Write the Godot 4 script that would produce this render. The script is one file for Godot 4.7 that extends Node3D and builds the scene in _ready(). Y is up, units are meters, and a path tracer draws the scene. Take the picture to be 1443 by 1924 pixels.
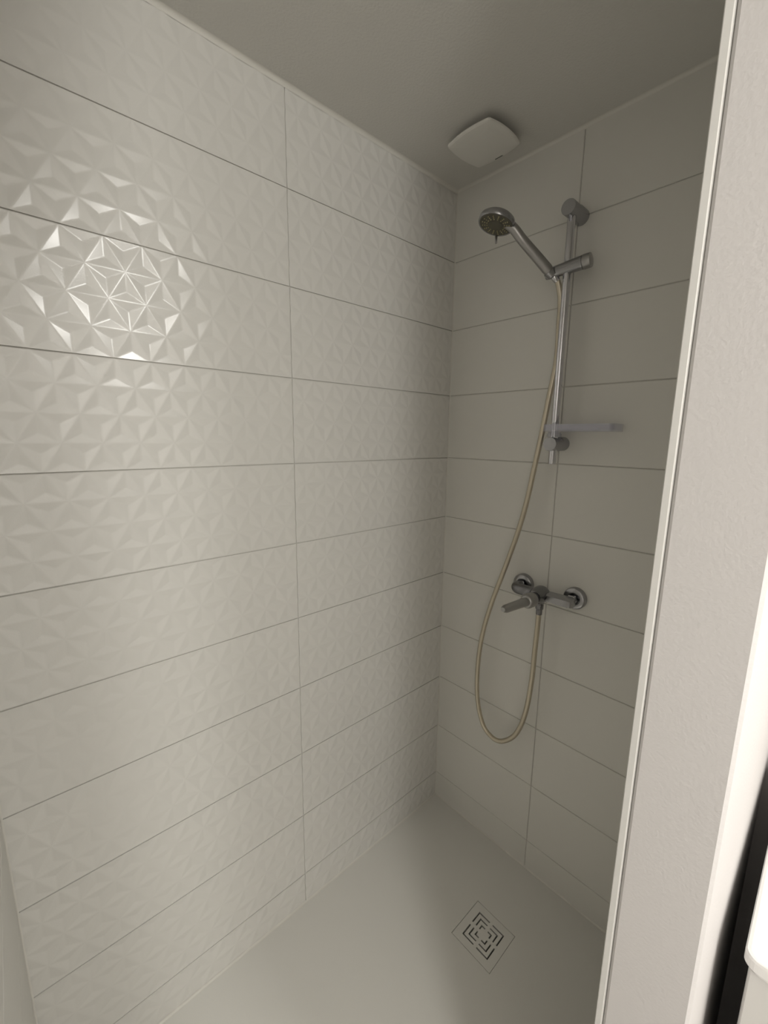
extends Node3D
# A tiled walk-in shower seen from the bathroom through the opening beside a short partition.
# x = 0 is the relief-tiled left wall, z = 0 the plain back wall with the fittings, y = 0 the shower tray.

const H := 2.098          # ceiling
const TH := 0.2           # tile height
const TW := 0.6           # tile width
const ROW0 := 0.1         # first full joint above the tray
const ZJ := 0.5845        # vertical joint, left wall
const XJ := 0.380         # vertical joint, back wall
const ZE := 1.1845        # end wall of the shower
const XP := 0.80          # inner face of the partition
const XO := 0.8804        # outer face of the partition
const ZP := 0.668         # end of the partition
const GAP := 0.0021       # grout joint
const FLOOR := -0.06      # bathroom floor
const XR := 2.7
const ZR := 2.4

const LIGHT := Color(1.0, 0.993, 0.972)

var M := {}

# ---------------------------------------------------------------- materials
func mat(c: Color, rough: float, metal := 0.0) -> StandardMaterial3D:
	var m := StandardMaterial3D.new()
	m.albedo_color = c
	m.roughness = rough
	m.metallic = metal
	return m

func noise_normal(m: StandardMaterial3D, freq: float, bump: float, scale: float, strength: float, sd: int, world := true) -> void:
	var n := FastNoiseLite.new()
	n.seed = sd
	n.frequency = freq
	n.fractal_octaves = 3
	var t := NoiseTexture2D.new()
	t.width = 512
	t.height = 512
	t.seamless = true
	t.as_normal_map = true
	t.bump_strength = bump
	t.noise = n
	m.normal_enabled = true
	m.normal_texture = t
	m.normal_scale = strength
	m.uv1_triplanar = true
	m.uv1_world_triplanar = world
	m.uv1_scale = Vector3(scale, scale, scale)

func materials() -> void:
	M.relief = mat(Color(0.868, 0.861, 0.840), 0.27)
	M.relief.clearcoat_enabled = true
	M.relief.clearcoat = 0.45
	M.relief.clearcoat_roughness = 0.17
	noise_normal(M.relief, 0.06, 2.0, 9.0, 0.12, 3)
	M.tile = mat(Color(0.872, 0.864, 0.838), 0.38)
	noise_normal(M.tile, 0.02, 2.0, 4.0, 0.10, 5)
	M.grout = mat(Color(0.78, 0.77, 0.745), 0.9)
	M.silicone = mat(Color(0.86, 0.85, 0.82), 0.45)
	M.ceiling = mat(Color(0.85, 0.842, 0.818), 0.9)
	noise_normal(M.ceiling, 0.05, 3.0, 5.0, 0.25, 8)
	M.paint = mat(Color(0.825, 0.812, 0.806), 0.75)
	noise_normal(M.paint, 0.06, 3.0, 6.0, 0.22, 9)
	M.trim = mat(Color(0.86, 0.855, 0.84), 0.35)
	M.tray = mat(Color(0.885, 0.878, 0.855), 0.62)
	noise_normal(M.tray, 0.08, 3.0, 12.0, 0.25, 11)
	M.drain = mat(Color(0.885, 0.878, 0.855), 0.55)
	M.plastic = mat(Color(0.90, 0.893, 0.868), 0.45)
	M.chrome = mat(Color(0.80, 0.80, 0.81), 0.12, 1.0)
	M.satin = mat(Color(0.66, 0.66, 0.67), 0.24, 1.0)
	M.body = mat(Color(0.52, 0.52, 0.53), 0.26, 1.0)
	M.rail = mat(Color(0.86, 0.86, 0.88), 0.07, 1.0)
	M.shell = mat(Color(0.66, 0.655, 0.65), 0.30, 0.85)
	M.face = mat(Color(0.36, 0.35, 0.30), 0.5)
	M.nozzle = mat(Color(0.70, 0.67, 0.53), 0.6)
	M.hose = mat(Color(0.80, 0.765, 0.69), 0.30, 0.7)
	M.rubber = mat(Color(0.05, 0.05, 0.05), 0.7)
	M.acrylic = mat(Color(0.82, 0.82, 0.89, 0.24), 0.12)
	M.acrylic.transparency = BaseMaterial3D.TRANSPARENCY_ALPHA
	M.ceramic = mat(Color(0.90, 0.895, 0.885), 0.18)
	M.lacquer = mat(Color(0.84, 0.835, 0.82), 0.35)
	M.floor = mat(Color(0.52, 0.50, 0.47), 0.5)
	noise_normal(M.floor, 0.03, 2.0, 3.0, 0.15, 14)

# ---------------------------------------------------------------- mesh helpers
func mb() -> SurfaceTool:
	var st := SurfaceTool.new()
	st.begin(Mesh.PRIMITIVE_TRIANGLES)
	return st

func tri(st: SurfaceTool, a: Vector3, b: Vector3, c: Vector3, na: Vector3, nb: Vector3, nc: Vector3) -> void:
	if (b - a).cross(c - a).length_squared() < 1e-18:
		return
	if (b - a).cross(c - a).dot(na + nb + nc) > 0.0:   # front faces run clockwise
		var t := b; b = c; c = t
		t = nb; nb = nc; nc = t
	st.set_normal(na.normalized()); st.add_vertex(a)
	st.set_normal(nb.normalized()); st.add_vertex(b)
	st.set_normal(nc.normalized()); st.add_vertex(c)

func quad(st: SurfaceTool, a: Vector3, b: Vector3, c: Vector3, d: Vector3, n: Vector3) -> void:
	tri(st, a, b, c, n, n, n)
	tri(st, a, c, d, n, n, n)

# box between lo and hi with chamfered edges
func bevel_box(st: SurfaceTool, lo: Vector3, hi: Vector3, b := 0.001) -> void:
	var ce := (lo + hi) * 0.5
	var hs := (hi - lo) * 0.5
	b = minf(b, minf(hs.x, minf(hs.y, hs.z)) * 0.9)
	for ax in 3:
		var u := (ax + 1) % 3
		var v := (ax + 2) % 3
		for s in [-1.0, 1.0]:
			var n := Vector3.ZERO
			n[ax] = s
			var pts := []
			for q in [[-1.0, -1.0], [1.0, -1.0], [1.0, 1.0], [-1.0, 1.0]]:
				var p := Vector3.ZERO
				p[ax] = s * hs[ax]
				p[u] = q[0] * (hs[u] - b)
				p[v] = q[1] * (hs[v] - b)
				pts.append(ce + p)
			quad(st, pts[0], pts[1], pts[2], pts[3], n)
		for su in [-1.0, 1.0]:            # chamfers along axis ax
			for sv in [-1.0, 1.0]:
				var n2 := Vector3.ZERO
				n2[u] = su
				n2[v] = sv
				var p2 := []
				for e in [[-1.0, 0], [1.0, 0], [1.0, 1], [-1.0, 1]]:
					var p := Vector3.ZERO
					p[ax] = e[0] * (hs[ax] - b)
					p[u] = su * (hs[u] - (b if e[1] == 1 else 0.0))
					p[v] = sv * (hs[v] - (0.0 if e[1] == 1 else b))
					p2.append(ce + p)
				quad(st, p2[0], p2[1], p2[2], p2[3], n2)
	for sx in [-1.0, 1.0]:
		for sy in [-1.0, 1.0]:
			for sz in [-1.0, 1.0]:
				var n3 := Vector3(sx, sy, sz)
				tri(st, ce + Vector3(sx * hs.x, sy * (hs.y - b), sz * (hs.z - b)), ce + Vector3(sx * (hs.x - b), sy * hs.y, sz * (hs.z - b)), ce + Vector3(sx * (hs.x - b), sy * (hs.y - b), sz * hs.z), n3, n3, n3)

func frame_of(dir: Vector3) -> Basis:
	var y := dir.normalized()
	var h := Vector3.UP if absf(y.y) < 0.95 else Vector3.RIGHT
	var x := h.cross(y).normalized()
	return Basis(x, y, x.cross(y))

# profile: Vector2(radius, height along dir) from origin
func lathe(st: SurfaceTool, origin: Vector3, dir: Vector3, prof: Array, sides := 32, flat_deg := 38.0) -> void:
	var f := frame_of(dir)
	var segn := []
	for i in prof.size() - 1:
		var d: Vector2 = prof[i + 1] - prof[i]
		segn.append(Vector2(d.y, -d.x).normalized())
	for i in prof.size() - 1:
		var n0: Vector2 = segn[i]
		var n1: Vector2 = segn[i]
		if i > 0 and rad_to_deg(absf(segn[i - 1].angle_to(segn[i]))) < flat_deg:
			n0 = (segn[i - 1] + segn[i]).normalized()
		if i < prof.size() - 2 and rad_to_deg(absf(segn[i + 1].angle_to(segn[i]))) < flat_deg:
			n1 = (segn[i + 1] + segn[i]).normalized()
		for k in sides:
			var c := []
			for e in [[i, k, n0], [i, k + 1, n0], [i + 1, k + 1, n1], [i + 1, k, n1]]:
				var a: float = TAU * e[1] / sides
				var r: Vector3 = f.x * cos(a) + f.z * sin(a)
				var pv: Vector2 = prof[e[0]]
				var nv: Vector2 = e[2]
				c.append([origin + r * pv.x + f.y * pv.y, r * nv.x + f.y * nv.y])
			tri(st, c[0][0], c[1][0], c[2][0], c[0][1], c[1][1], c[2][1])
			tri(st, c[0][0], c[2][0], c[3][0], c[0][1], c[2][1], c[3][1])

func disc_rod(st: SurfaceTool, a: Vector3, b: Vector3, r0: float, r1: float, bev := 0.001, sides := 32) -> void:
	var L := (b - a).length()
	lathe(st, a, b - a, [Vector2(0, 0), Vector2(r0 - bev, 0), Vector2(r0 - bev * 0.3, bev * 0.3), Vector2(r0, bev), Vector2(r1, L - bev), Vector2(r1 - bev * 0.3, L - bev * 0.3), Vector2(r1 - bev, L), Vector2(0, L)], sides)

# swept tube; radii one per point; aspect flattens the section along the frame's second axis
func tube(st: SurfaceTool, pts: Array, rad: Array, sides := 16, aspect := 1.0) -> void:
	var n := pts.size()
	var t0: Vector3 = (pts[1] - pts[0]).normalized()
	var up := Vector3.UP if absf(t0.y) < 0.9 else Vector3.RIGHT
	var u := up.cross(t0).normalized()
	var rings := []
	for i in n:
		var t: Vector3 = (pts[mini(i + 1, n - 1)] - pts[maxi(i - 1, 0)]).normalized()
		u = (u - t * u.dot(t)).normalized()
		var v := t.cross(u)
		var ring := []
		for k in sides:
			var a := TAU * k / sides
			var dn := (u * cos(a) + v * sin(a) / aspect).normalized()
			ring.append([pts[i] + (u * cos(a) + v * sin(a) * aspect) * rad[i], dn])
		rings.append(ring)
	for i in n - 1:
		for k in sides:
			var k2 := (k + 1) % sides
			var a: Array = rings[i][k]
			var b: Array = rings[i][k2]
			var c: Array = rings[i + 1][k2]
			var d: Array = rings[i + 1][k]
			tri(st, a[0], b[0], c[0], a[1], b[1], c[1])
			tri(st, a[0], c[0], d[0], a[1], c[1], d[1])
	for e in [[0, -1.0], [n - 1, 1.0]]:
		var tn: Vector3 = (pts[1] - pts[0]) * -1.0 if e[0] == 0 else pts[n - 1] - pts[n - 2]
		for k in sides:
			tri(st, pts[e[0]], rings[e[0]][k][0], rings[e[0]][(k + 1) % sides][0], tn, tn, tn)

func smooth_path(ctrl: Array, step: float) -> Array:
	var cv := Curve3D.new()
	cv.bake_interval = step
	for i in ctrl.size():
		var a: Vector3 = ctrl[maxi(i - 1, 0)]
		var b: Vector3 = ctrl[mini(i + 1, ctrl.size() - 1)]
		var t := (b - a) / 6.0
		cv.add_point(ctrl[i], -t, t)
	var out := []
	var L := cv.get_baked_length()
	var n := int(L / step)
	for i in n + 1:
		out.append(cv.sample_baked(L * i / n, true))
	return out

# horizontal outline (Array of Vector2 in x,z about c) stacked in layers [inset, y]
func outline_solid(st: SurfaceTool, outline: Array, layers: Array, open_at := -1, open_sides := []) -> void:
	var n := outline.size()
	var c := Vector2.ZERO
	for p in outline: c += p / float(n)
	var rings := []
	for l in layers:
		var ring := []
		for p in outline:
			var d: Vector2 = p - c
			var q: Vector2 = c + d * (1.0 - l[0] / d.length())
			ring.append(Vector3(q.x, l[1], q.y))
		rings.append(ring)
	var mid := Vector3(c.x, (layers[0][1] + layers[-1][1]) * 0.5, c.y)
	for i in rings.size() - 1:
		for k in n:
			if i == open_at and open_sides.has(k): continue
			var a: Vector3 = rings[i][k]
			var b: Vector3 = rings[i][(k + 1) % n]
			var cc: Vector3 = rings[i + 1][(k + 1) % n]
			var d: Vector3 = rings[i + 1][k]
			var nn := (b - a).cross(d - a)
			if nn.length() < 1e-12: nn = (cc - b).cross(d - b)
			if nn.dot((a + cc) * 0.5 - mid) < 0: nn = -nn
			quad(st, a, b, cc, d, nn.normalized())
	for e in [0, rings.size() - 1]:
		var nn := Vector3(0, signf(layers[e][1] - mid.y), 0)
		var ce := Vector3(c.x, layers[e][1], c.y)
		for k in n:
			tri(st, ce, rings[e][k], rings[e][(k + 1) % n], nn, nn, nn)

# slab between y0 and y1 made of the solid cells of a grid of cuts, with walls where solid meets hole
func grid_slab(st: SurfaceTool, xs: Array, zs: Array, solid: Callable, y0: float, y1: float) -> void:
	var nx := xs.size() - 1
	var nz := zs.size() - 1
	var f := func(i: int, k: int) -> bool:
		if i < 0 or k < 0 or i >= nx or k >= nz: return false
		return solid.call((xs[i] + xs[i + 1]) * 0.5, (zs[k] + zs[k + 1]) * 0.5)
	for i in nx:
		for k in nz:
			if not f.call(i, k): continue
			var a: float = xs[i]
			var b: float = xs[i + 1]
			var c: float = zs[k]
			var d: float = zs[k + 1]
			quad(st, Vector3(a, y1, c), Vector3(b, y1, c), Vector3(b, y1, d), Vector3(a, y1, d), Vector3.UP)
			quad(st, Vector3(a, y0, c), Vector3(b, y0, c), Vector3(b, y0, d), Vector3(a, y0, d), Vector3.DOWN)
			if not f.call(i - 1, k): quad(st, Vector3(a, y0, c), Vector3(a, y1, c), Vector3(a, y1, d), Vector3(a, y0, d), Vector3.LEFT)
			if not f.call(i + 1, k): quad(st, Vector3(b, y0, c), Vector3(b, y1, c), Vector3(b, y1, d), Vector3(b, y0, d), Vector3.RIGHT)
			if not f.call(i, k - 1): quad(st, Vector3(a, y0, c), Vector3(a, y1, c), Vector3(b, y1, c), Vector3(b, y0, c), Vector3.FORWARD)
			if not f.call(i, k + 1): quad(st, Vector3(a, y0, d), Vector3(a, y1, d), Vector3(b, y1, d), Vector3(b, y0, d), Vector3.BACK)

# ---------------------------------------------------------------- nodes
func numbered(parent: Node, called: String) -> String:
	if not parent.has_node(called): return called
	var i := 1
	while parent.has_node("%s_%03d" % [called, i]): i += 1
	return "%s_%03d" % [called, i]

func put(called: String, mesh: Mesh, m: Material, parent: Node = self) -> MeshInstance3D:
	var o := MeshInstance3D.new()
	o.name = numbered(parent, called)
	o.mesh = mesh
	o.material_override = m
	o.cast_shadow = GeometryInstance3D.SHADOW_CASTING_SETTING_ON
	parent.add_child(o, true)
	return o

func build(st: SurfaceTool, called: String, m: Material, parent: Node = self) -> MeshInstance3D:
	return put(called, st.commit(), m, parent)

func thing(called: String, label: String, category: String, at := Vector3.ZERO) -> Node3D:
	var o := Node3D.new()
	o.name = numbered(self, called)
	add_child(o, true)
	o.position = at
	o.set_meta("label", label)
	o.set_meta("category", category)
	return o

func struct(o: Node3D, label: String, category: String) -> Node3D:
	o.set_meta("kind", "structure")
	o.set_meta("label", label)
	o.set_meta("category", category)
	return o

func slab(called: String, lo: Vector3, hi: Vector3, m: Material, label: String, category: String, b := 0.0015) -> MeshInstance3D:
	var st := mb()
	bevel_box(st, lo, hi, b)
	var o := build(st, called, m)
	struct(o, label, category)
	return o

# ---------------------------------------------------------------- relief tile
# points are [Vector3(u, v, w), Vector3 normal]; clip keeps the side of the tile
func clip_poly(poly: Array, axis: int, limit: float, keep_above: bool) -> Array:
	var out := []
	for i in poly.size():
		var a: Array = poly[i]
		var b: Array = poly[(i + 1) % poly.size()]
		var da: float = (a[0][axis] - limit) * (1.0 if keep_above else -1.0)
		var db: float = (b[0][axis] - limit) * (1.0 if keep_above else -1.0)
		if da >= -1e-9: out.append(a)
		if (da > 1e-9 and db < -1e-9) or (da < -1e-9 and db > 1e-9):
			var t := da / (da - db)
			var p: Vector3 = a[0].lerp(b[0], t)
			p[axis] = limit
			out.append([p, a[1].lerp(b[1], t)])
	return out

func relief_mesh(u0: float, u1: float, v0: float, v1: float) -> Mesh:
	var st := mb()
	var A := 0.06
	var R := 0.05
	var depth := 0.00165
	var soft := 0.0022
	var up := Vector3(0, 0, 1)
	var W := func(p: Vector3) -> Vector3: return Vector3(p.z, p.y, p.x)     # u runs along z, w along x
	for r in 4:
		for i in range(-1, 11):
			var tris := []
			var lo := r * R
			var hi := (r + 1) * R
			var s := 0.0 if r % 2 == 0 else A * 0.5     # shift of the lower line
			var q := A * 0.5 if r % 2 == 0 else A       # apex of an upward triangle
			tris.append([Vector3(i * A + s, lo, 0), Vector3((i + 1) * A + s, lo, 0), Vector3(i * A + q, hi, 0)])
			var s2 := A * 0.5 if r % 2 == 0 else 0.0
			var q2 := A if r % 2 == 0 else A * 0.5
			tris.append([Vector3((i + 1) * A + s2, hi, 0), Vector3(i * A + s2, hi, 0), Vector3(i * A + q2, lo, 0)])
			for T in tris:
				var ce: Vector3 = (T[0] + T[1] + T[2]) / 3.0 + Vector3(0, 0, -depth)
				var fn := []
				for e in 3:
					var nn: Vector3 = (T[(e + 1) % 3] - T[e]).cross(ce - T[e]).normalized()
					fn.append(nn if nn.z > 0 else -nn)
				for e in 3:
					var P := [T[e], T[(e + 1) % 3], ce]
					var nf: Vector3 = fn[e]
					# edge normals: ridge, then the two valleys
					var en := [up, (nf + fn[(e + 1) % 3]).normalized(), (nf + fn[(e + 2) % 3]).normalized()]
					var la: float = (P[1] - P[2]).length()
					var lb: float = (P[2] - P[0]).length()
					var lc: float = (P[0] - P[1]).length()
					var inc: Vector3 = (P[0] * la + P[1] * lb + P[2] * lc) / (la + lb + lc)
					var area: float = (P[1] - P[0]).cross(P[2] - P[0]).length() * 0.5
					var inr := 2.0 * area / (la + lb + lc)
					var g := 1.0 - soft / inr
					var I := []
					for k in 3: I.append(inc + (P[k] - inc) * g)
					var polys := [[[I[0], nf], [I[1], nf], [I[2], nf]]]
					for k in 3:
						var k2 := (k + 1) % 3
						polys.append([[P[k], en[k]], [P[k2], en[k]], [I[k2], nf], [I[k], nf]])
					for poly in polys:
						var c: Array = clip_poly(poly, 0, u0, true)
						c = clip_poly(c, 0, u1, false)
						c = clip_poly(c, 1, v0, true)
						c = clip_poly(c, 1, v1, false)
						if c.size() < 3: continue
						for k in range(1, c.size() - 1):
							tri(st, W.call(c[0][0]), W.call(c[k][0]), W.call(c[k + 1][0]), W.call(c[0][1]), W.call(c[k][1]), W.call(c[k + 1][1]))
						for k in c.size():
							var a: Vector3 = c[k][0]
							var b: Vector3 = c[(k + 1) % c.size()][0]
							var nn := Vector3.ZERO
							if absf(a.x - u0) < 1e-7 and absf(b.x - u0) < 1e-7: nn = Vector3(-1, 0, 0)
							elif absf(a.x - u1) < 1e-7 and absf(b.x - u1) < 1e-7: nn = Vector3(1, 0, 0)
							elif absf(a.y - v0) < 1e-7 and absf(b.y - v0) < 1e-7: nn = Vector3(0, -1, 0)
							elif absf(a.y - v1) < 1e-7 and absf(b.y - v1) < 1e-7: nn = Vector3(0, 1, 0)
							if nn != Vector3.ZERO:
								quad(st, W.call(a), W.call(b), W.call(Vector3(b.x, b.y, -0.007)), W.call(Vector3(a.x, a.y, -0.007)), W.call(nn))
	return st.commit()

# rows of the tiling: [y of the pattern's tile base, lower edge, upper edge]
func tile_rows() -> Array:
	var rows := []
	for k in range(-1, 10):
		var b := ROW0 + k * TH
		rows.append([b, maxf(b + GAP / 2, 0.002), minf(b + TH - GAP / 2, H - 0.002)])
	return rows

func flat_tiles(wall: Node3D, place: Callable) -> void:
	# place(y0, y1) -> array of [lo, hi] boxes
	var cache := {}
	for r in tile_rows():
		for box in place.call(r[1], r[2]):
			var lo: Vector3 = box[0]
			var size: Vector3 = box[1] - box[0]
			var key := str(size.snapped(Vector3.ONE * 0.0001))
			if not cache.has(key):
				var st := mb()
				bevel_box(st, Vector3.ZERO, size, 0.0011)
				cache[key] = st.commit()
			var t := put("tile", cache[key], M.tile, wall)
			t.position = lo

# ---------------------------------------------------------------- scene
func _ready() -> void:
	# camera
	var cam := Camera3D.new()
	cam.name = "camera"
	cam.position = Vector3(0.9126, 1.3673, 1.1182)
	cam.rotation_degrees = Vector3(-10.133, 47.668, 0.64)
	cam.fov = 100.967
	cam.near = 0.01
	add_child(cam)
	cam.current = true
	# environment
	var env := Environment.new()
	env.background_mode = Environment.BG_COLOR
	env.background_color = Color(0.0, 0.0, 0.0)
	env.ambient_light_source = Environment.AMBIENT_SOURCE_DISABLED
	env.tonemap_mode = Environment.TONE_MAPPER_LINEAR
	env.tonemap_exposure = 2.55
	env.sdfgi_enabled = true
	env.ssao_enabled = true
	env.ssil_enabled = true
	var we := WorldEnvironment.new()
	we.name = "environment"
	we.environment = env
	add_child(we)
	materials()
	ceiling_lamp(Vector3(1.62, H, 0.525), "flush square ceiling lamp above the washbasin", 0.52, 0.20)
	globe_lamp(Vector3(2.2, H, 1.52), "white opal globe lamp hanging from the bathroom ceiling", 0.38, 0.33)
	shell()
	partition()
	tray_and_drain()
	fan_cover()
	riser_rail()
	soap_shelf()
	mixer()
	hand_shower()
	hose()
	vanity()

func ceiling_lamp(at: Vector3, label: String, energy: float, size: float) -> void:
	var t := thing("ceiling_lamp", label, "lamp", at)
	var h := size * 0.5
	var st := mb()   # frame
	for s in [[Vector3(-h - 0.012, -0.014, -h - 0.012), Vector3(h + 0.012, 0, -h)], [Vector3(-h - 0.012, -0.014, h), Vector3(h + 0.012, 0, h + 0.012)], [Vector3(-h - 0.012, -0.014, -h), Vector3(-h, 0, h)], [Vector3(h, -0.014, -h), Vector3(h + 0.012, 0, h)]]:
		bevel_box(st, s[0], s[1], 0.001)
	build(st, "frame", M.plastic, t)
	st = mb()
	bevel_box(st, Vector3(-h + 0.0005, -0.011, -h + 0.0005), Vector3(h - 0.0005, -0.001, h - 0.0005), 0.001)
	var glow := mat(Color(0.9, 0.89, 0.87), 0.5)
	glow.emission_enabled = true
	glow.emission = LIGHT
	glow.emission_energy_multiplier = 2.0
	build(st, "diffuser", glow, t)
	var l := AreaLight3D.new()
	l.name = "panel_light"
	l.light_color = LIGHT
	l.light_energy = energy
	l.area_size = Vector2(size, size)
	l.area_range = 8.0
	l.area_attenuation = 2.0
	l.area_normalize_energy = true
	l.shadow_enabled = true
	l.position = Vector3(0, -0.0155, 0)
	l.rotation_degrees = Vector3(-90, 0, 0)
	t.add_child(l)

func globe_lamp(at: Vector3, label: String, energy: float, drop: float) -> void:
	var t := thing("globe_lamp", label, "lamp", at)
	var st := mb()
	lathe(st, Vector3.ZERO, Vector3.DOWN, [Vector2(0, 0), Vector2(0.062, 0), Vector2(0.064, 0.003), Vector2(0.064, 0.020), Vector2(0.056, 0.026), Vector2(0, 0.026)], 40)
	build(st, "base", M.plastic, t)
	st = mb()
	disc_rod(st, Vector3(0, -0.026, 0), Vector3(0, -drop + 0.168, 0), 0.007, 0.007, 0.001, 16)
	build(st, "stem", M.satin, t)
	st = mb()
	var prof := []
	for i in 25:
		var a := PI * (0.04 + 0.96 * i / 24.0)
		prof.append(Vector2(0.17 * sin(a), drop - 0.17 * cos(a)))
	lathe(st, Vector3.ZERO, Vector3.DOWN, prof, 40)
	var glow := mat(Color(0.9, 0.89, 0.87), 0.4)
	glow.emission_enabled = true
	glow.emission = LIGHT
	glow.emission_energy_multiplier = 2.0
	build(st, "shade", glow, t)
	var l := OmniLight3D.new()
	l.name = "bulb_light"
	l.light_color = LIGHT
	l.light_energy = energy
	l.light_size = 0.165
	l.omni_range = 8.0
	l.omni_attenuation = 2.0
	l.shadow_enabled = true
	l.position = Vector3(0, -drop, 0)
	t.add_child(l)

func shell() -> void:
	# left wall of relief tiles
	var wl := slab("wall_left", Vector3(-0.1, -0.1, -0.1), Vector3(-0.0032, H + 0.02, ZE + 0.1), M.grout, "long shower wall of white tiles with a triangular star relief", "wall")
	var g := GAP / 2
	g = 0.0013
	var full := relief_mesh(g, TW - g, g, TH - g)
	var cut := relief_mesh(TW - ZJ + 0.002, TW - g, g, TH - g)
	var low := [relief_mesh(g, TW - g, TH / 2 + 0.002, TH - g), relief_mesh(TW - ZJ + 0.002, TW - g, TH / 2 + 0.002, TH - g)]
	var top := [relief_mesh(g, TW - g, g, TH - 0.004), relief_mesh(TW - ZJ + 0.002, TW - g, g, TH - 0.004)]
	var rows := tile_rows()
	for k in rows.size():
		for col in 2:
			var m: Mesh = [full, cut][col]
			if k == 0: m = low[col]
			elif k == rows.size() - 1: m = top[col]
			var t := put("tile", m, M.relief, wl)
			t.position = Vector3(0, rows[k][0], ZJ - col * TW)
	# back wall of plain tiles
	g = GAP / 2
	var wb := slab("wall_back", Vector3(-0.0032, -0.1, -0.1), Vector3(XP + 0.02, H + 0.02, -0.0022), M.grout, "short shower wall of plain satin white tiles behind the fittings", "wall")
	flat_tiles(wb, func(a: float, b: float) -> Array: return [[Vector3(0.001, a, -0.008), Vector3(XJ - g, b, 0)], [Vector3(XJ + g, a, -0.008), Vector3(XP - 0.001, b, 0)]])
	# end wall beside the opening
	var we := slab("wall_front", Vector3(-0.0032, -0.1, ZE + 0.0022), Vector3(XO, H + 0.02, ZE + 0.1), M.grout, "plain tiled end wall of the shower opposite the fittings", "wall")
	flat_tiles(we, func(a: float, b: float) -> Array: return [[Vector3(0.001, a, ZE), Vector3(XJ - g, b, ZE + 0.008)], [Vector3(XJ + g, a, ZE), Vector3(XO, b, ZE + 0.008)]])
	# ceiling over shower and bathroom
	slab("ceiling", Vector3(-0.1, H, -0.1), Vector3(XR + 0.1, H + 0.1, ZR + 0.1), M.ceiling, "flat matt white painted ceiling", "ceiling")
	# bathroom
	slab("wall_vanity", Vector3(XP + 0.02, FLOOR - 0.1, -0.1), Vector3(XR + 0.1, H, 0.0), M.paint, "white painted wall behind the washbasin cabinet", "wall")
	slab("wall_right", Vector3(XR, FLOOR - 0.1, 0.0), Vector3(XR + 0.1, H, ZR + 0.1), M.paint, "white painted bathroom wall facing the shower opening", "wall")
	slab("wall_rear", Vector3(XO - 0.1, FLOOR - 0.1, ZR), Vector3(XR, H, ZR + 0.1), M.paint, "white painted bathroom wall behind the viewer", "wall")
	slab("wall_side", Vector3(XO - 0.1, FLOOR - 0.1, ZE + 0.1), Vector3(XO, H, ZR), M.paint, "white painted bathroom wall running on past the shower", "wall")
	slab("floor", Vector3(XO + 0.002, FLOOR - 0.1, 0.0), Vector3(XR, FLOOR, ZR), M.floor, "grey bathroom floor outside the shower", "floor")
	# silicone beads along the ceiling and the tray
	var k := 0
	var beads := [
		[Vector3(0, H, 0), Vector3(0, H, ZE), Vector3(1, 0, 0), Vector3(0, -1, 0), 0.008, "thin white bead between the relief tiles and the ceiling"],
		[Vector3(0, H, 0), Vector3(XP, H, 0), Vector3(0, 0, 1), Vector3(0, -1, 0), 0.008, "thin white bead between the plain tiles and the ceiling"],
		[Vector3(0, 0, 0), Vector3(0, 0, ZE), Vector3(1, 0, 0), Vector3(0, 1, 0), 0.005, "white silicone joint between the relief tiles and the tray"],
		[Vector3(0, 0, 0), Vector3(XP, 0, 0), Vector3(0, 0, 1), Vector3(0, 1, 0), 0.005, "white silicone joint between the plain tiles and the tray"],
		[Vector3(0, 0, 0), Vector3(0, H, 0), Vector3(1, 0, 0), Vector3(0, 0, 1), 0.0025, "fine white joint in the corner of the two tiled walls"],
		[Vector3(0, 0, ZE), Vector3(0, H, ZE), Vector3(1, 0, 0), Vector3(0, 0, -1), 0.003, "fine white joint in the corner by the end wall"]]
	for b in beads:
		k += 1
		var st := mb()
		var e1: Vector3 = b[2]
		var e2: Vector3 = b[3]
		var r: float = b[4]
		for i in 6:
			var a0 := PI / 2 * i / 6.0
			var a1 := PI / 2 * (i + 1) / 6.0
			# concave fillet, arc centre off the corner
			var o0 := e1 * (r - r * sin(a0)) + e2 * (r - r * cos(a0))
			var o1 := e1 * (r - r * sin(a1)) + e2 * (r - r * cos(a1))
			var n0 := e1 * sin(a0) + e2 * cos(a0)
			var n1 := e1 * sin(a1) + e2 * cos(a1)
			tri(st, b[0] + o0, b[1] + o0, b[1] + o1, n0, n0, n1)
			tri(st, b[0] + o0, b[1] + o1, b[0] + o1, n0, n1, n1)
		struct(build(st, "trim_%d" % k, M.silicone), b[5], "trim")

func partition() -> void:
	var w := slab("wall_partition", Vector3(XP + 0.007, -0.1, 0.0), Vector3(XO, H, ZP), M.paint, "white painted end of the partition between shower and washbasin", "wall", 0.003)
	# tiles on the shower side
	var g := GAP / 2
	flat_tiles(w, func(a: float, b: float) -> Array: return [[Vector3(XP, a, 0.001), Vector3(XP + 0.0075, b, TW - g)], [Vector3(XP, a, TW + g), Vector3(XP + 0.0075, b, ZP - 0.004)]])
	# tile edge profile standing a little proud of the plaster
	var st := mb()
	bevel_box(st, Vector3(XP - 0.0006, 0.0, ZP - 0.004), Vector3(XP + 0.0064, H, ZP + 0.0018), 0.0008)
	struct(build(st, "trim_7", M.trim), "white tile edge profile running up the partition corner", "trim")

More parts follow.
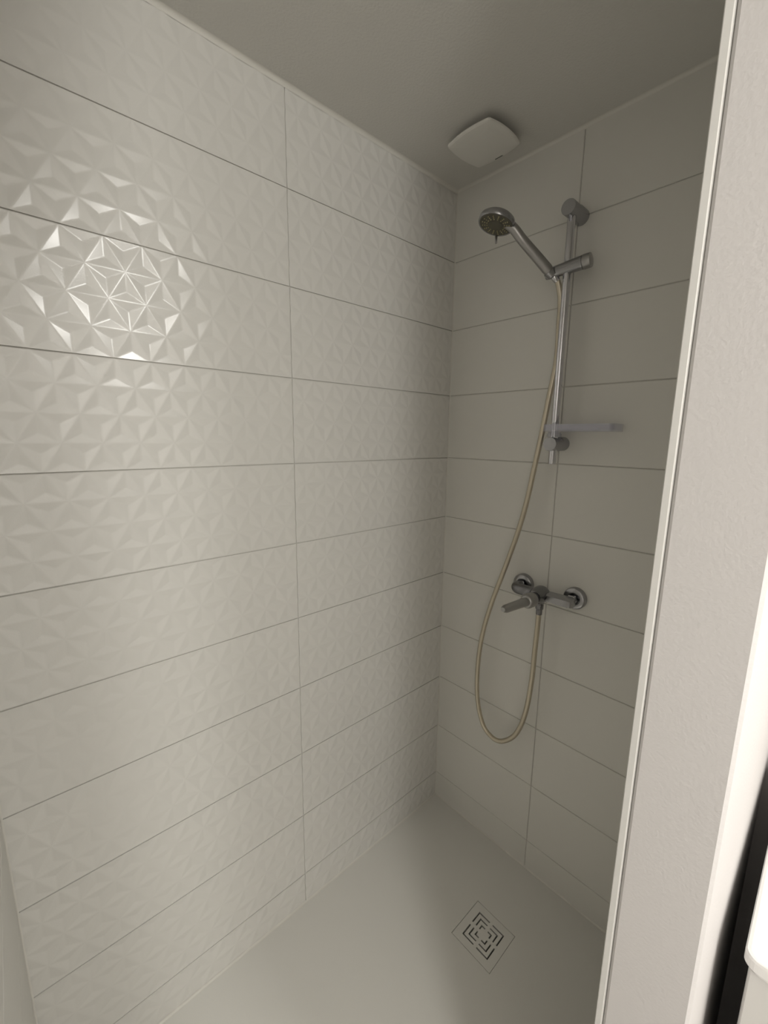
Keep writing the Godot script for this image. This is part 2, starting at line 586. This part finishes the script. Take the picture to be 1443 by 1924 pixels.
func tray_and_drain() -> void:
	var c := Vector3(0.4025, 0.0, 0.2605)
	var hw := 0.0625      # half of the recess
	var st := mb()
	var inside := func(x: float, z: float) -> bool: return absf(x - c.x) < hw and absf(z - c.z) < hw
	grid_slab(st, [-0.003, c.x - hw, c.x + hw, XP, XO], [-0.003, c.z - hw, c.z + hw, ZP, ZE + 0.003], func(x: float, z: float) -> bool: return not inside.call(x, z) and not (x > XP and z < ZP), -0.06, 0.0)
	var tray := build(st, "shower_tray", M.tray)
	tray.set_meta("label", "flat matt white shower tray filling the floor of the shower")
	tray.set_meta("category", "shower tray")
	# drain: deep cup and a slotted square cover
	var d := thing("floor_drain", "square white floor drain with slots in nested squares", "drain", c)
	st = mb()
	var o := hw - 0.0004
	for s in [[Vector3(-o, -0.405, -o), Vector3(o, -0.402, o)], [Vector3(-o, -0.402, -o), Vector3(-o + 0.002, -0.006, o)], [Vector3(o - 0.002, -0.402, -o), Vector3(o, -0.006, o)], [Vector3(-o, -0.402, -o), Vector3(o, -0.006, -o + 0.002)], [Vector3(-o, -0.402, o - 0.002), Vector3(o, -0.006, o)]]:
		bevel_box(st, s[0], s[1], 0.0003)
	build(st, "cup", M.drain, d)
	var hc := hw - 0.0012
	var rings := [0.0412, 0.0293, 0.0174]
	var sw := 0.0037
	var br := [0.0048, 0.0045, 0.0042]     # half width of the bridges
	var cuts := [-hc, hc]
	for i in 3:
		for s in [-1.0, 1.0]:
			cuts.append(s * rings[i]); cuts.append(s * (rings[i] - sw)); cuts.append(s * br[i])
	cuts.sort()
	var uniq := []
	for v in cuts:
		if uniq.is_empty() or absf(v - uniq[-1]) > 1e-6: uniq.append(v)
	st = mb()
	grid_slab(st, uniq, uniq, func(x: float, z: float) -> bool:
		var m := maxf(absf(x), absf(z))
		for i in 3:
			if m < rings[i] and m > rings[i] - sw:
				return minf(absf(x), absf(z)) < br[i]
		return true, -0.0035, -0.0004)
	build(st, "slotted_cover", M.drain, d)

func fan_cover() -> void:
	var t := thing("extractor_fan", "square white extractor fan cover with bowed sides on the shower ceiling", "fan", Vector3(0.197, H, 0.149))
	t.rotation.y = deg_to_rad(-2.0)
	var st := mb()
	bevel_box(st, Vector3(-0.043, -0.022, -0.043), Vector3(0.043, 0.0, 0.043), 0.004)
	build(st, "base", M.plastic, t)
	var out := []
	var hs := 0.0625
	var bow := 0.0085
	var corners := [Vector2(-hs, -hs), Vector2(hs, -hs), Vector2(hs, hs), Vector2(-hs, hs)]
	for e in 4:
		var a: Vector2 = corners[e]
		var b: Vector2 = corners[(e + 1) % 4]
		var n := (a + b).normalized()
		for i in range(0, 16):
			var s := (i + 0.35) / 15.7
			out.append(a.lerp(b, s) + n * bow * 4.0 * s * (1.0 - s))
	st = mb()
	outline_solid(st, out, [[0.004, -0.017], [0.0008, -0.0185], [0.0, -0.021], [0.0008, -0.0232], [0.0045, -0.0247], [0.0090, -0.0253], [0.015, -0.0260], [0.035, -0.0275], [0.055, -0.0280]], 4, [6, 7, 8])   # a slot through the edge towards the back wall
	build(st, "cover", M.plastic, t)

func riser_rail() -> void:
	var X := 0.389
	var Z := 0.052
	var t := thing("riser_rail", "chrome shower rail with sliding holder on the plain tiled wall", "shower rail", Vector3(X, 0, 0))
	var st := mb()
	disc_rod(st, Vector3(0, 1.302, Z), Vector3(0, 1.885, Z), 0.0096, 0.0096, 0.001)
	build(st, "rail", M.rail, t)
	for y in [1.8975, 1.353]:
		st = mb()
		lathe(st, Vector3(0, y, 0.0), Vector3.BACK, [Vector2(0, 0), Vector2(0.0184, 0), Vector2(0.0184, 0.030), Vector2(0.0178, 0.0315), Vector2(0.0174, 0.033), Vector2(0.0174, 0.0715), Vector2(0.0168, 0.073), Vector2(0, 0.0732)], 40)
		build(st, "mount", M.satin, t)
	# slider
	var s := Node3D.new()
	s.name = "slider"
	t.add_child(s)
	st = mb()
	var pts := []
	var rad := []
	for i in 15:
		var f := i / 14.0
		pts.append(Vector3(lerpf(0.036, -0.050, f), lerpf(1.7745, 1.7665, f), lerpf(0.052, 0.060, f)))
		rad.append(lerpf(0.0158, 0.0125, f) * (0.93 if i == 14 else 1.0))
	tube(st, pts, rad, 28)
	build(st, "clamp", M.satin, s)
	st = mb()
	disc_rod(st, Vector3(0.0365, 1.7745, 0.0515), Vector3(0.0545, 1.776, 0.050), 0.0168, 0.0162, 0.0022, 36)
	build(st, "knob", M.shell, s)
	# fork that the handset drops into
	st = mb()
	var u := HU
	var hd := Vector3(0.352 - X, 1.769, 0.071)
	lathe(st, hd - u * 0.013, u, [Vector2(0.0095, 0), Vector2(0.0125, 0), Vector2(0.0142, 0.014), Vector2(0.0115, 0.014), Vector2(0.0095, 0)], 28)
	build(st, "socket", M.satin, s)

var HU := Vector3(-0.41, 0.65, 0.64).normalized()

func soap_shelf() -> void:
	var t := thing("soap_shelf", "clear plastic soap shelf clipped to the foot of the rail", "shelf", Vector3(0.389, 1.384, 0.052))
	var out := []
	var x0 := -0.019
	var x1 := 0.150
	var z0 := -0.046
	var z1 := 0.030
	var r := 0.012
	for q in [[x1 - r, z1 - r, 0.0], [x0 + r, z1 - r, 90.0], [x0 + r, z0 + r, 180.0], [x1 - r, z0 + r, 270.0]]:
		for i in 6:
			var a := deg_to_rad(q[2] + 18.0 * i)
			out.append(Vector2(q[0] + cos(a) * r, q[1] + sin(a) * r))
	var st := mb()
	# dish: floor and upright rim as one shell
	var ins := func(inset: float, y: float) -> Array:
		var ring := []
		for p in out:
			var cx := (x0 + x1) * 0.5
			var cz := (z0 + z1) * 0.5
			ring.append(Vector3(cx + (p.x - cx) * (1.0 - inset / ((x1 - x0) * 0.5)), y, cz + (p.y - cz) * (1.0 - inset / ((z1 - z0) * 0.5))))
		return ring
	var rings := [ins.call(0.001, 0.0), ins.call(0.0, 0.001), ins.call(0.0, 0.0185), ins.call(0.0028, 0.0185), ins.call(0.0028, 0.004)]
	var n := out.size()
	for i in 4:
		for k in n:
			var a: Vector3 = rings[i][k]
			var b: Vector3 = rings[i][(k + 1) % n]
			var c: Vector3 = rings[i + 1][(k + 1) % n]
			var d: Vector3 = rings[i + 1][k]
			var nn := (b - a).cross(d - a).normalized()
			var outw := Vector3((a.x + b.x) * 0.5 - 0.0655, 0, (a.z + b.z) * 0.5 + 0.008)
			if i == 2: outw = Vector3.UP
			elif i == 3: outw = -outw
			elif i == 0: outw = outw.normalized() + Vector3.DOWN
			if nn.dot(outw) < 0: nn = -nn
			quad(st, a, b, c, d, nn)
	for e in [[0, Vector3.DOWN, 0.0], [4, Vector3.UP, 0.004]]:
		for k in n:
			tri(st, Vector3(0.0655, e[2], -0.008), rings[e[0]][k], rings[e[0]][(k + 1) % n], e[1], e[1], e[1])
	build(st, "dish", M.acrylic, t)
	st = mb()
	lathe(st, Vector3(0, -0.0125, 0), Vector3.UP, [Vector2(0.0098, 0), Vector2(0.0185, 0), Vector2(0.0175, 0.006), Vector2(0.0140, 0.0122), Vector2(0.0098, 0.0122)], 28)
	build(st, "clip", M.acrylic, t)

func mixer() -> void:
	var Y := 0.942
	var t := thing("shower_mixer", "grey chrome lever shower mixer on the plain tiled wall", "mixer", Vector3(0.3855, Y, 0))
	for sx in [-0.076, 0.076]:
		var st := mb()
		lathe(st, Vector3(sx, 0.0015, 0), Vector3.BACK, [Vector2(0, 0), Vector2(0.0298, 0), Vector2(0.0298, 0.011), Vector2(0.0288, 0.0145), Vector2(0.0262, 0.0165), Vector2(0.0175, 0.0172), Vector2(0.0165, 0.0165), Vector2(0.0165, 0.006), Vector2(0, 0.006)], 40)
		build(st, "flange", M.satin, t)
		st = mb()   # hexagonal union nut
		lathe(st, Vector3(sx, 0.0015, 0.006), Vector3.BACK, [Vector2(0, 0), Vector2(0.0135, 0), Vector2(0.0145, 0.002), Vector2(0.0145, 0.026), Vector2(0.0130, 0.029), Vector2(0, 0.029)], 6, 5.0)
		build(st, "union_nut", M.chrome, t)
	# body: a bar swelling at the middle, ends turned back to the wall
	var st2 := mb()
	var ctrl := [Vector3(-0.076, 0.001, 0.030), Vector3(-0.0755, 0.001, 0.044), Vector3(-0.066, 0.0, 0.0525), Vector3(-0.045, 0.001, 0.055), Vector3(-0.012, 0.001, 0.055)]
	var pts := smooth_path(ctrl, 0.004)
	var rad := []
	for i in pts.size(): rad.append(lerpf(0.0158, 0.0160, float(i) / pts.size()))
	tube(st2, pts, rad, 24)
	build(st2, "arm", M.body, t)
	st2 = mb()
	# right arm with a flat chamfered front
	var prof := [Vector2(-0.0125, 0.036), Vector2(-0.0125, 0.056), Vector2(-0.0085, 0.0655), Vector2(0.0085, 0.0655), Vector2(0.0125, 0.056), Vector2(0.0125, 0.036), Vector2(0.0085, 0.0325), Vector2(-0.0085, 0.0325)]
	var xs := [-0.012, 0.060, 0.079, 0.0875, 0.0905]
	var sc := [0.94, 1.0, 1.0, 0.93, 0.78]
	for i in 4:
		for k in 8:
			var pp := []
			for e in [[i, k], [i, (k + 1) % 8], [i + 1, (k + 1) % 8], [i + 1, k]]:
				var v: Vector2 = prof[e[1]]
				pp.append(Vector3(xs[e[0]], v.x * sc[e[0]], 0.049 + (v.y - 0.049) * sc[e[0]]))
			var nn: Vector3 = (pp[1] - pp[0]).cross(pp[3] - pp[0]).normalized()
			if nn.dot(Vector3(0, pp[0].y + pp[1].y, pp[0].z + pp[1].z - 0.098)) < 0: nn = -nn
			quad(st2, pp[0], pp[1], pp[2], pp[3], nn)
	for e in [[0, -1.0], [4, 1.0]]:
		for k in 8:
			var a: Vector2 = prof[k]
			var b: Vector2 = prof[(k + 1) % 8]
			var s: float = sc[e[0]]
			var nx := Vector3(e[1], 0, 0)
			tri(st2, Vector3(xs[e[0]], 0, 0.049), Vector3(xs[e[0]], a.x * s, 0.049 + (a.y - 0.049) * s), Vector3(xs[e[0]], b.x * s, 0.049 + (b.y - 0.049) * s), nx, nx, nx)
	build(st2, "arm", M.satin, t)
	# cartridge housing and valve throat
	st2 = mb()
	lathe(st2, Vector3(0, 0.001, 0.032), Vector3.BACK, [Vector2(0, 0), Vector2(0.015, 0), Vector2(0.0215, 0.005), Vector2(0.0240, 0.013), Vector2(0.0238, 0.030), Vector2(0.0215, 0.042), Vector2(0.0178, 0.049), Vector2(0.0168, 0.052), Vector2(0.0140, 0.0525), Vector2(0.0140, 0.066), Vector2(0, 0.066)], 40)
	build(st2, "housing", M.body, t)
	st2 = mb()
	disc_rod(st2, Vector3(0.0190, 0.001, 0.0660), Vector3(0.0222, 0.001, 0.0690), 0.0038, 0.0036, 0.0006, 16)
	build(st2, "temperature_mark", M.rubber, t)
	# lever: knob plus a grip that points out from the wall, a little upwards
	var lv := Node3D.new()
	lv.name = "lever"
	t.add_child(lv)
	st2 = mb()
	lathe(st2, Vector3(0, -0.002, 0.095), Vector3(0, 0.06, 1), [Vector2(0, 0), Vector2(0.0178, 0), Vector2(0.0195, 0.002), Vector2(0.0195, 0.026), Vector2(0.0178, 0.031), Vector2(0.0135, 0.0345), Vector2(0, 0.0350)], 40)
	build(st2, "knob", M.shell, lv)
	st2 = mb()
	var lp := []
	var lr := []
	for i in 19:
		var f := i / 18.0
		lp.append(Vector3(0, lerpf(-0.001, 0.0085, f), lerpf(0.116, 0.238, f)))
		var r := lerpf(0.0128, 0.0112, f)
		if i == 17: r *= 0.86
		if i == 18: r *= 0.55
		lr.append(r)
	tube(st2, lp, lr, 24, 0.9)
	build(st2, "grip", M.shell, lv)
	# outlet
	st2 = mb()
	lathe(st2, Vector3(0, -0.012, 0.050), Vector3.DOWN, [Vector2(0, 0), Vector2(0.0125, 0), Vector2(0.0115, 0.012), Vector2(0.0098, 0.0125), Vector2(0.0098, 0.0155), Vector2(0, 0.0155)], 28)
	build(st2, "outlet", M.body, t)

func hand_shower() -> void:
	var t := thing("hand_shower", "grey hand shower with a round spray head resting in the holder", "hand shower", Vector3(0.352, 1.769, 0.071))
	var T := Vector3(0.298, 1.852, 0.152) - t.position
	var C := Vector3(0.267, 1.865, 0.181) - t.position
	var N := Vector3(-0.13, -0.96, 0.26).normalized()
	var st := mb()
	var path := smooth_path([-HU * 0.012, HU * 0.02, HU * 0.06, HU * 0.10, T - N * 0.0035, T.lerp(C, 0.45) - N * 0.011, C - N * 0.014], 0.004)
	var rad := []
	for i in path.size():
		var f := float(i) / (path.size() - 1)
		var r := 0.0128
		if f < 0.08: r = lerpf(0.0088, 0.0105, f / 0.08)
		elif f < 0.10: r = 0.0122
		else: r = lerpf(0.0128, 0.0110, f)
		rad.append(r)
	tube(st, path, rad, 28)
	build(st, "handle", M.shell, t)
	st = mb()
	lathe(st, C, -N, [Vector2(0, 0.0005), Vector2(0.0395, 0.0005), Vector2(0.0418, -0.0006), Vector2(0.0430, 0.0020), Vector2(0.0432, 0.0085), Vector2(0.0418, 0.0130), Vector2(0.0370, 0.0172), Vector2(0.0270, 0.0215), Vector2(0.0140, 0.0240), Vector2(0, 0.0246)], 56)
	var head := build(st, "spray_head", M.satin, t)
	st = mb()
	lathe(st, C, N, [Vector2(0, 0.0022), Vector2(0.0150, 0.0022), Vector2(0.0158, 0.0012), Vector2(0.0168, 0.0004), Vector2(0.0390, 0.0004), Vector2(0.0396, -0.0006)], 56)
	build(st, "spray_face", M.face, head)
	st = mb()
	var f := frame_of(N)
	for ring in [[0.0215, 16], [0.0270, 16], [0.0325, 16]]:
		for k in ring[1]:
			var a: float = TAU * k / ring[1]
			var p: Vector3 = C + (f.x * cos(a) + f.z * sin(a)) * ring[0]
			lathe(st, p, N, [Vector2(0.0015, 0), Vector2(0.0012, 0.0020), Vector2(0, 0.0022)], 8)
	var nz := build(st, "nozzles", M.nozzle, head)
	nz.set_meta("kind", "stuff")
	# spray selector tab under the rim, on the side away from the wall
	st = mb()
	var side := -Vector3(0.45, 0.0, 0.80).normalized()
	side = (side - N * side.dot(N)).normalized()
	var tp := C + side * 0.0410
	disc_rod(st, tp, tp + Vector3(0.0015, -0.0185, 0.001), 0.0034, 0.0026, 0.0008, 14)
	build(st, "selector_tab", M.shell, head)

func hose() -> void:
	var s := 0.8
	var c := [Vector3(0.3655, 1.7485, 0.052), Vector3(0.3695, 1.733, 0.0475)]
	for q in [[0.4655, 2.125, 0.051], [0.4665, 2.05, 0.050], [0.4675, 1.9475, 0.052], [0.4544, 1.8424, 0.055], [0.4414, 1.7445, 0.055], [0.4235, 1.6265, 0.055], [0.4009, 1.4873, 0.055], [0.3745, 1.3725, 0.055], [0.3361, 1.2429, 0.055], [0.2885, 1.0915, 0.055], [0.254, 0.9475, 0.055], [0.240, 0.804, 0.055], [0.246, 0.665, 0.055], [0.278, 0.562, 0.055], [0.326, 0.529, 0.056], [0.3735, 0.541, 0.057], [0.427, 0.6045, 0.059], [0.4585, 0.707, 0.060], [0.4735, 0.8435, 0.061], [0.4775, 0.969, 0.062]]:
		c.append(Vector3(q[0] * s, q[1] * s, q[2] * s))
	c.append(Vector3(0.3845, 0.850, 0.050))
	c.append(Vector3(0.3855, 0.898, 0.050))
	var t := thing("shower_hose", "beige metallic shower hose hanging in a long loop below the mixer", "hose", Vector3(0.3855, 0.898, 0.050))
	var pts := smooth_path(c, 0.0014)
	var rad := []
	for i in pts.size():
		pts[i] -= t.position
		rad.append(0.0072 if i % 2 == 0 else 0.0066)
	var st := mb()
	tube(st, pts, rad, 14)
	build(st, "braid", M.hose, t)
	st = mb()
	lathe(st, Vector3(0, 0.017, 0), Vector3.DOWN, [Vector2(0.0088, 0), Vector2(0.0106, 0.0008), Vector2(0.0106, 0.013), Vector2(0.0092, 0.015), Vector2(0.0084, 0.0155), Vector2(0.0082, 0.030), Vector2(0.0073, 0.031)], 28)
	build(st, "nut", M.body, t)
	st = mb()
	disc_rod(st, Vector3(0.3655, 1.7485, 0.052) - t.position, Vector3(0.3592, 1.7585, 0.0605) - t.position, 0.0080, 0.0086, 0.0006, 20)
	build(st, "nut", M.chrome, t)

func vanity() -> void:
	var x0 := 0.907
	var zf := 0.508
	var top := 0.750
	var x1 := x0 + 0.62
	var t := thing("washbasin_cabinet", "white washbasin cabinet with rounded counter corner right of the partition", "cabinet", Vector3((x0 + x1) * 0.5, FLOOR, 0))
	var o := t.position
	var st := mb()
	# counter: rounded front corners, soft upper edge, sunk bowl
	var out := []
	var r := 0.014
	for q in [[x1 - r, zf - r, 0.0], [x0 + r, zf - r, 90.0]]:
		for i in 7:
			var a := deg_to_rad(q[2] + 15.0 * i)
			out.append(Vector2(q[0] + cos(a) * r - o.x, q[1] + sin(a) * r))
	out.append(Vector2(x0 - o.x, 0.003))
	out.append(Vector2(x1 - o.x, 0.003))
	var th := 0.020
	outline_solid(st, out, [[0.003, top - th - o.y], [0.0, top - th + 0.003 - o.y], [0.0, top - 0.005 - o.y], [0.0015, top - 0.0015 - o.y], [0.005, top - o.y]])
	build(st, "counter", M.ceramic, t)
	st = mb()
	lathe(st, Vector3(0, top - o.y, 0.26), Vector3.UP, [Vector2(0, 0.008), Vector2(0.09, 0.012), Vector2(0.15, 0.045), Vector2(0.172, 0.10), Vector2(0.180, 0.104), Vector2(0.186, 0.10), Vector2(0.165, 0.045), Vector2(0.11, 0.004), Vector2(0.10, 0.0)], 48)
	build(st, "basin", M.ceramic, t)
	st = mb()
	bevel_box(st, Vector3(x0 + 0.006 - o.x, 0.0, 0.004), Vector3(x1 - 0.006 - o.x, top - th - o.y, zf - 0.034), 0.001)
	build(st, "body", M.lacquer, t)
	var mid := 0.0
	for d in [[x0 + 0.007 - o.x, mid - 0.0015], [mid + 0.0015, x1 - 0.007 - o.x]]:
		st = mb()
		bevel_box(st, Vector3(d[0], 0.05, zf - 0.0335), Vector3(d[1], top - th - 0.006 - o.y, zf - 0.014), 0.0015)
		var door := build(st, "door", M.lacquer, t)
		st = mb()
		var hx: float = d[1] - 0.03 if d[0] < -0.1 else d[0] + 0.03
		disc_rod(st, Vector3(hx, 0.50, zf - 0.0138), Vector3(hx, 0.50, zf + 0.006), 0.008, 0.010, 0.002, 20)
		build(st, "knob", M.satin, door)
